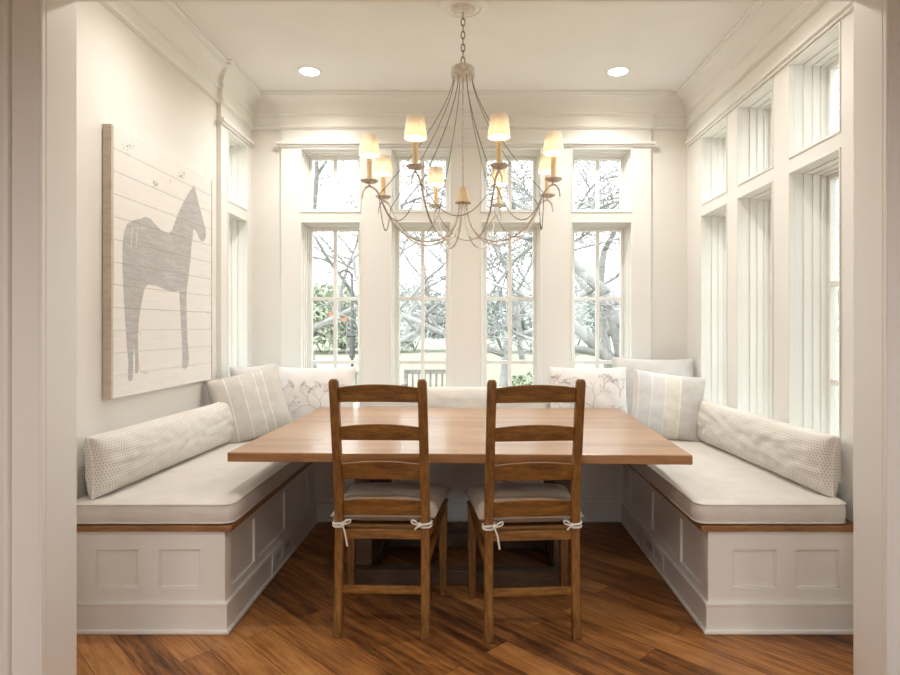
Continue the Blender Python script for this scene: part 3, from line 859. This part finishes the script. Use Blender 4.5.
c1 = empty('dining_chair', (-.378, 2.80, 0), R(-2)); tag(c1, 'brown wooden ladder-back chair on the left at the near side of the table', 'chair', 'ladder-back dining chairs')
chair_parts(c1)
k1 = empty('chair_cushion', (-.378, 2.80, 0), R(-2)); tag(k1, 'taupe seat cushion tied with white cords to the left ladder-back chair', 'cushion', 'tied chair cushions')
chair_cushion(k1)
c2 = copy_tree(c1); c2.location = (.227, 2.78, 0); c2.rotation_euler = (0,0,R(4.5)); c2['label'] = 'brown wooden ladder-back chair on the right at the near side of the table'
k2 = copy_tree(k1); k2.location = (.227, 2.78, 0); k2.rotation_euler = (0,0,R(4.5)); k2['label'] = 'taupe seat cushion tied with white cords to the right ladder-back chair'

# ------------------------------------------------------------------ horse painting on boards
PY0, PY1, PZ0, PZ1 = 2.90, 3.985, .958, 2.242
FX = .042
art = empty('wall_art', (XL, PY0, PZ0)); tag(art, 'large whitewashed plank wall panel painted with a grey horse on the left wall', 'wall art')
m = MB(); nb = 12; bh = (PZ1-PZ0)/nb
rnd = random.Random(3)
for i in range(nb):
    m.box(.012, FX, rnd.uniform(0, .004), PY1-PY0-rnd.uniform(0, .004), i*bh+.0006, (i+1)*bh-.0006)
m.build('boards', M_BOARD, art, bevel=.0012, seg=1)
m = MB(); m.box(.002, FX+.001, -.016, -.001, 0, PZ1-PZ0); m.box(.002, .012, 0, PY1-PY0, .01, PZ1-PZ0-.01); m.box(.002, FX+.001, PY1-PY0+.001, PY1-PY0+.014, 0, PZ1-PZ0)
m.build('edge_frame', M_BOARDE, art, bevel=.002)
def face_pt(cx, cy):
    px, py = 95+cx/2.41, 120+cy/2.41
    y = 1.688*620/(474-px); z = 1.3+(326-py)*y/620
    return y-PY0, z-PZ0
def paint_shape(mb, pts, lift=.0004):
    P_ = [face_pt(*p) for p in pts]
    mb.prism(P_, (FX+.0001, FX+lift), lambda a, b, t: (t, a, b))
body = [(239,157), (244,178), (251,205), (259,236), (266,262), (268,278), (264,290), (257,293), (251,284), (245,270), (237,262), (236,275), (232,305), (230,335), (225,378), (221,410),
        (220,440), (221,480), (223,535), (226,572), (225,590), (218,600), (210,598), (211,570), (209,520), (206,460), (203,410), (192,414), (172,410), (150,400), (128,396), (120,404), (112,440), (106,480), (103,520), (104,570), (106,600), (102,612), (96,608), (97,575), (94,540), (92,575),
        (92,605), (90,626), (82,630), (79,618), (81,585), (77,545), (74,500), (71,450), (68,400), (66,345), (67,295), (71,268), (78,250), (92,242), (108,238), (122,233), (134,238), (146,252), (160,266), (176,274), (186,266), (192,248), (200,226), (212,200), (224,178)]
m = MB(); paint_shape(m, body); ho = m.build('painted_horse', M_HORSE, art)
bm = bmesh.new(); bm.from_mesh(ho.data)                # let the gaps between the boards show through the paint
for i in range(1, nb):
    for dz in (-.0016, .0016):
        bmesh.ops.bisect_plane(bm, geom=bm.verts[:]+bm.edges[:]+bm.faces[:], plane_co=(0,0,i*bh+dz), plane_no=(0,0,1))
bmesh.ops.delete(bm, geom=[f for f in bm.faces if any(abs(f.calc_center_median().z-i*bh) < .0015 for i in range(1, nb))], context='FACES')
bm.to_mesh(ho.data); bm.free()
for cx, cy in ((80,68), (147,153), (208,133)):
    m = MB()
    for k in range(26):
        a = rnd.uniform(0, 6.28); r = rnd.uniform(2, 16)*(.6 if cx > 100 else 1)
        x, y = cx+r*math.cos(a), cy+r*math.sin(a); s = rnd.uniform(.6, 1.3)
        paint_shape(m, [(x-s,y), (x,y-s), (x+s,y), (x,y+s)], .0006)
    m.build('painted_flecks', M_SPECK, art)
m = MB()
for k in range(14):
    x, y = 118+rnd.uniform(-10, 12), 606+rnd.uniform(-5, 6); s = rnd.uniform(.5, 1)
    paint_shape(m, [(x-s,y), (x,y-s), (x+s,y), (x,y+s)], .0006)
m.build('painted_flecks', M_SPECK, art)
m = MB()                                              # pale scratched lines down the hind leg
for off in (0, 12):
    pts = [(90+off, 258), (88+off, 275), (87+off, 292), (86+off, 308)]
    paint_shape(m, [(x, y) for x, y in pts] + [(x+1.3, y) for x, y in reversed(pts)], .0007)
m.build('pale_stroke', M_BOARD, art)

# ------------------------------------------------------------------ outside
GZ = -.45
m = MB(); n = 40
def gz(x, y): return GZ + .0*x - .012*max(0, y-6) * 0 + .25*noise.noise((x*.05, y*.05, 0))*min(1, max(0, (abs(y-2)+abs(x)-10)/20))
vs = [(-90+180*i/n, -60+170*j/n, gz(-90+180*i/n, -60+170*j/n)) for j in range(n+1) for i in range(n+1)]
m.add(vs, [(j*(n+1)+i, j*(n+1)+i+1, (j+1)*(n+1)+i+1, (j+1)*(n+1)+i) for j in range(n) for i in range(n)])
tag(m.build('lawn', M_LAWN, smooth=True), 'pale green lawn outside the windows', 'lawn', kind='structure')
m = MB(); pts = []
n = 50
for i in range(n+1):
    x = -140+280*i/n; hgt = 7.5+3*noise.noise((x*.018, 2, 0))+1.6*noise.noise((x*.07, 5, 0))
    pts.append((x, hgt))
rows = [[(x, y, GZ-1+h*f) for x, h in pts] for y, f in ((92, 0), (98, .7), (106, 1), (125, .9), (140, 0))]
vs = [p for r in rows for p in r]
m.add(vs, [(j*(n+1)+i, j*(n+1)+i+1, (j+1)*(n+1)+i+1, (j+1)*(n+1)+i) for j in range(4) for i in range(n)])
tag(m.build('hill', M_HILL, smooth=True), 'hazy low hill far beyond the lawn', 'hill', kind='structure')

def branchy(seed, height, r0, lean=(0,0), depth=6, spread=.55, first=.32, nsub=3, droop=0.0, trunk_cut=2, rmin=.0065):
    rnd = random.Random(seed); T, W = MB(), MB()
    def grow(p, d, l, r, lev):
        ns = 5 if lev < 2 else 3
        pts, rs = [p.copy()], [r]; q = p.copy(); dd = d.copy()
        for i in range(ns):
            dd = (dd + Vector((rnd.uniform(-1,1), rnd.uniform(-1,1), rnd.uniform(-.7,.9)-droop*lev*.25))*.16*(1+lev*.22)).normalized()
            q = q + dd*(l/ns); pts.append(q.copy()); rs.append(max(rmin, r*(1-.42*(i+1)/ns)))
        (T if lev < trunk_cut else W).tube(pts, rs, 8 if lev < 2 else (5 if lev < 4 else 3), lev < 3)
        if lev >= depth: return
        kids = nsub if lev < depth-1 else nsub+1
        for k in range(kids):
            f = rnd.uniform(.35, 1) if k else 1
            i = min(ns, max(1, int(f*ns+.5))); base = pts[i]
            ax = Vector((rnd.uniform(-1,1), rnd.uniform(-1,1), rnd.uniform(-.4,.4))).normalized()
            nd_ = (dd*(1-spread) + ax*spread + Vector((0,0,.12-droop*.3))).normalized()
            grow(base, nd_, l*rnd.uniform(.62,.88), rs[i]*(.72 if k else .85), lev+1)
    grow(Vector((0,0,-.1)), Vector((lean[0], lean[1], 1)).normalized(), height*first, r0, 0)
    return T, W
def bare_tree(loc, label, seed, height, r0, **kw):
    t = empty('bare_tree', loc); tag(t, label, 'tree', 'bare trees outside')
    T, W = branchy(seed, height, r0, **kw)
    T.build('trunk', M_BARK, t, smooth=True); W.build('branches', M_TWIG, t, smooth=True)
    return t
bare_tree((2.75, 9.6, GZ), 'large leaning bare tree filling the rightmost back window', 11, 8.2, .20, lean=(-.28,.0), depth=6, spread=.62, first=.30, nsub=3)
t3 = bare_tree((.55, 13.5, GZ), 'slender bare tree behind the pier between the middle back windows', 23, 11, .13, lean=(.1,0), depth=6, spread=.58, first=.28, nsub=3, droop=.2)
def more_tree(src, loc, rz, sc, label):
    c = copy_tree(src); c.location = loc; c.rotation_euler = (0,0,rz); c.scale = (sc,)*3; c['label'] = label; return c
more_tree(t3, (-2.0, 15.5, GZ), 2.1, 1.0, 'bare tree behind the pier beside the leftmost back window')
more_tree(t3, (5.4, 16, GZ), 4.0, 1.1, 'bare tree further behind the leaning tree in the rightmost back window')
more_tree(t3, (8.2, 6.8, GZ), 1.2, 1.0, 'bare tree seen in the slit of the nearest right wall window')
more_tree(t3, (-1.2, 27, GZ), 5.2, 1.2, 'distant bare tree in the second back window from the left')
more_tree(t3, (2.4, 30, GZ), 3.1, 1.2, 'distant bare tree in the third back window from the left')

more_tree(t3, (-4.3, 17, GZ), 2.4, 1.4, 'tall bare tree outside the upper panes of the leftmost back window')
more_tree(t3, (4.2, 18.5, GZ), 2.6, 1.35, 'tall bare tree outside the upper panes of the rightmost back window')
more_tree(t3, (2.2, 20, GZ), 4.6, 1.3, 'tall bare tree outside the upper panes of the third back window')
def shrub(loc, w, h, seed, mat, label, name='bush', n=1500):
    rnd = random.Random(seed); t = empty(name, loc); tag(t, label, 'bush', 'bushes beyond the lawn')
    m = MB()
    for i in range(n):
        a = rnd.uniform(0, 6.283); e = math.acos(rnd.uniform(-.25, 1)); rr = rnd.uniform(.55, 1)**.5
        rr *= 1+.28*noise.noise((math.cos(a)*2+seed, math.sin(a)*2, e*2))
        p = Vector((w/2*rr*math.sin(e)*math.cos(a), w/2*rr*math.sin(e)*math.sin(a), max(.05, h*.35+h*.65*rr*math.cos(e))))
        s = rnd.uniform(.05, .12)*max(.7, h/2.4)
        x = Vector((rnd.uniform(-1,1), rnd.uniform(-1,1), rnd.uniform(-1,1))).normalized(); y = x.orthogonal().normalized()
        m.add([p-x*s, p+y*s*.5, p+x*s, p-y*s*.5], [(0,1,2,3)])
    m.build('foliage', mat, t)
    m = MB()
    for k in range(5):
        a = rnd.uniform(0, 6.28); m.tube([(0,0,0), (.2*w*math.cos(a)*.5, .2*w*math.sin(a)*.5, h*.3), (.33*w*math.cos(a), .33*w*math.sin(a), h*.7)], [.05,.035,.012], 5)
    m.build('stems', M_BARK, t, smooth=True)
    return t
shrub((-9.6, 40, GZ-.5), 7, 4.9, 1, M_LEAF, 'green bush at the lawn edge in the left panes of the leftmost back window', n=4500)
shrub((-6.6, 41, GZ-.5), 5.5, 4.2, 2, M_LEAFG, 'grey green bush at the lawn edge in the right panes of the leftmost back window', n=4000)
shrub((-11.9, 43, GZ), 5, 4.8, 3, M_LEAFG, 'tall grey green bush left of the lawn edge in the leftmost back window', n=4000)
shrub((-4.2, 44, GZ), 6, 4.6, 4, M_LEAFG, 'wide grey bush far behind the patio in the second back window', n=4500)
shrub((1.9, 42, GZ), 6, 4.2, 5, M_LEAFG, 'wide grey bush at the lawn edge in the third back window', n=4500)
shrub((1.35, 13, GZ), 1.5, .75, 6, M_LEAF, 'low green bush low in the third back window', n=1500)
shrub((6.5, 40, GZ), 7, 4.4, 7, M_LEAFG, 'wide grey bush behind the trunks in the rightmost back window', n=4500)
shrub((12, 15, GZ), 4, 3.4, 8, M_LEAFG, 'grey green bush outside the right wall windows', n=2000)
m = MB()
for k in range(5): m.box(-8.45, -7.35, 36.0, 36.03, 1.60+k*.11, 1.69+k*.11)
t = empty('fence_panel', (-7.9, 36, GZ)); tag(t, 'orange slatted fence panel among the bushes in the leftmost back window', 'fence')
for i_ in range(len(m.v)): m.v[i_] = tuple(Vector(m.v[i_])-Vector((-7.9, 36, GZ)))
m.build('slats', M_ORANGE, t)
for x in (-.5, .5):
    m = MB(); m.box(x-.03, x+.03, .03, .09, -.3, 2.6); m.build('post', M_OUTD, t)

t = empty('garden_pole', (-2.85, 14.5, GZ)); tag(t, 'dark feeder pole with a short arm in the leftmost back window', 'pole')
m = MB(); m.tube([(0,0,0), (0,0,2.98)], .035, 8); m.build('post', M_IRON, t, smooth=True)
m = MB(); m.tube(smooth_path([(0,0,2.85), (-.05,0,3.0), (-.2,0,3.05), (-.30,0,2.96)], 4), .03, 8); m.build('arm', M_IRON, t, smooth=True)
m = MB(); m.lathe([(.0001,0), (.07,.01), (.075,.5), (.10,.52), (.02,.62), (.0001,.63)], (0,0,1.0), 12); m.build('feeder', M_IRON, t, smooth='auto')

# patio with outdoor furniture
m = MB(); m.box(-2.6, 1.0, 8.4, 12.2, GZ-.05, GZ+.06); tag(m.build('patio_ground', M_STONE, bevel=.02), 'grey stone patio outside the second back window', 'patio', kind='structure')
t = empty('outdoor_table', (-1.05, 9.5, GZ+.06)); tag(t, 'low outdoor table with a pale slatted top outside the second back window', 'outdoor table')
m = MB()
for k in range(6): m.box(-.75, .75, -.40+k*.135, -.29+k*.135, .67, .70)
m.build('table_top', M_OUTW, t, bevel=.004)
for sx in (-1, 1):
    for sy in (-1, 1):
        m = MB(); m.box(sx*.66-.035, sx*.66+.035, sy*.32-.035, sy*.32+.035, 0, .67); m.build('leg', M_OUTW, t, bevel=.004)
def gbench(loc, rz, label):
    t = empty('garden_bench', loc, rz); tag(t, label, 'garden bench', 'garden benches on the patio')
    m = MB()
    for k in range(4): m.box(-.6, .6, -.2+k*.11, -.11+k*.11, .42, .445)
    m.build('seat', M_OUTD, t, bevel=.004)
    m = MB(); m.box(-.6, .6, .23, .26, .80, .88); m.box(-.6, .6, .23, .26, .50, .56)
    for k in range(11): m.box(-.57+k*.11, -.53+k*.11, .235, .255, .55, .81)
    m.build('backrest', M_OUTD, t, bevel=.003)
    for sx in (-1, 1):
        m = MB(); m.box(sx*.57-.03, sx*.57+.03, .21, .27, 0, .86); m.build('leg', M_OUTD, t, bevel=.003)
        m = MB(); m.box(sx*.57-.03, sx*.57+.03, -.22, -.16, 0, .62); m.build('leg', M_OUTD, t, bevel=.003)
        m = MB(); m.box(sx*.57-.035, sx*.57+.035, -.24, .24, .62, .65); m.build('armrest', M_OUTD, t, bevel=.003)
    return t
gbench((-.70, 11.3, GZ+.06), 0, 'grey slatted garden bench facing the house outside the second back window')
gbench((-1.9, 10.9, GZ+.06), R(25), 'grey slatted garden bench turned aside left on the patio')

# ------------------------------------------------------------------ light
w = bpy.data.worlds.new('overcast sky'); scene.world = w; w.use_nodes = True
bgn = w.node_tree.nodes['Background']; bgn.inputs[0].default_value = (.95, .985, 1.0, 1); bgn.inputs[1].default_value = 3.7
def fill_spot(x, y, e):  # unseen spot without a fixture, added as frontal fill light
    la = bpy.data.lights.new('fill spot', 'SPOT'); la.energy = e; la.color = (1,.96,.90); la.spot_size = R(150); la.spot_blend = .8; la.shadow_soft_size = .12
    lo = bpy.data.objects.new('adjoining_room_fill', la); COL.objects.link(lo); lo.location = (x, y, 3.0)
for x in (-2.2, 0, 2.2):
    fill_spot(x, .2, 58); fill_spot(x, -2.2, 45)

# ------------------------------------------------------------------ camera
cam = bpy.data.cameras.new('camera'); co = bpy.data.objects.new('camera', cam); COL.objects.link(co)
co.location = (0, 0, 1.3); co.rotation_euler = (R(90), 0, 0)
cam.sensor_width = 36; cam.lens = 620/900*36; cam.shift_x = -24/900; cam.shift_y = -11.5/900
cam.clip_start = .05; cam.clip_end = 400
scene.camera = co
scene.view_settings.view_transform = 'Standard'; scene.view_settings.look = 'None'
scene.view_settings.gamma = 1; scene.view_settings.use_curve_mapping = False
scene.view_settings.exposure = 0.62
scene.cycles.max_bounces = 10; scene.cycles.diffuse_bounces = 6; scene.cycles.transparent_max_bounces = 16
scene.cycles.caustics_reflective = False; scene.cycles.caustics_refractive = False
scene.cycles.sample_clamp_indirect = 6
scene.cycles.use_denoising = True
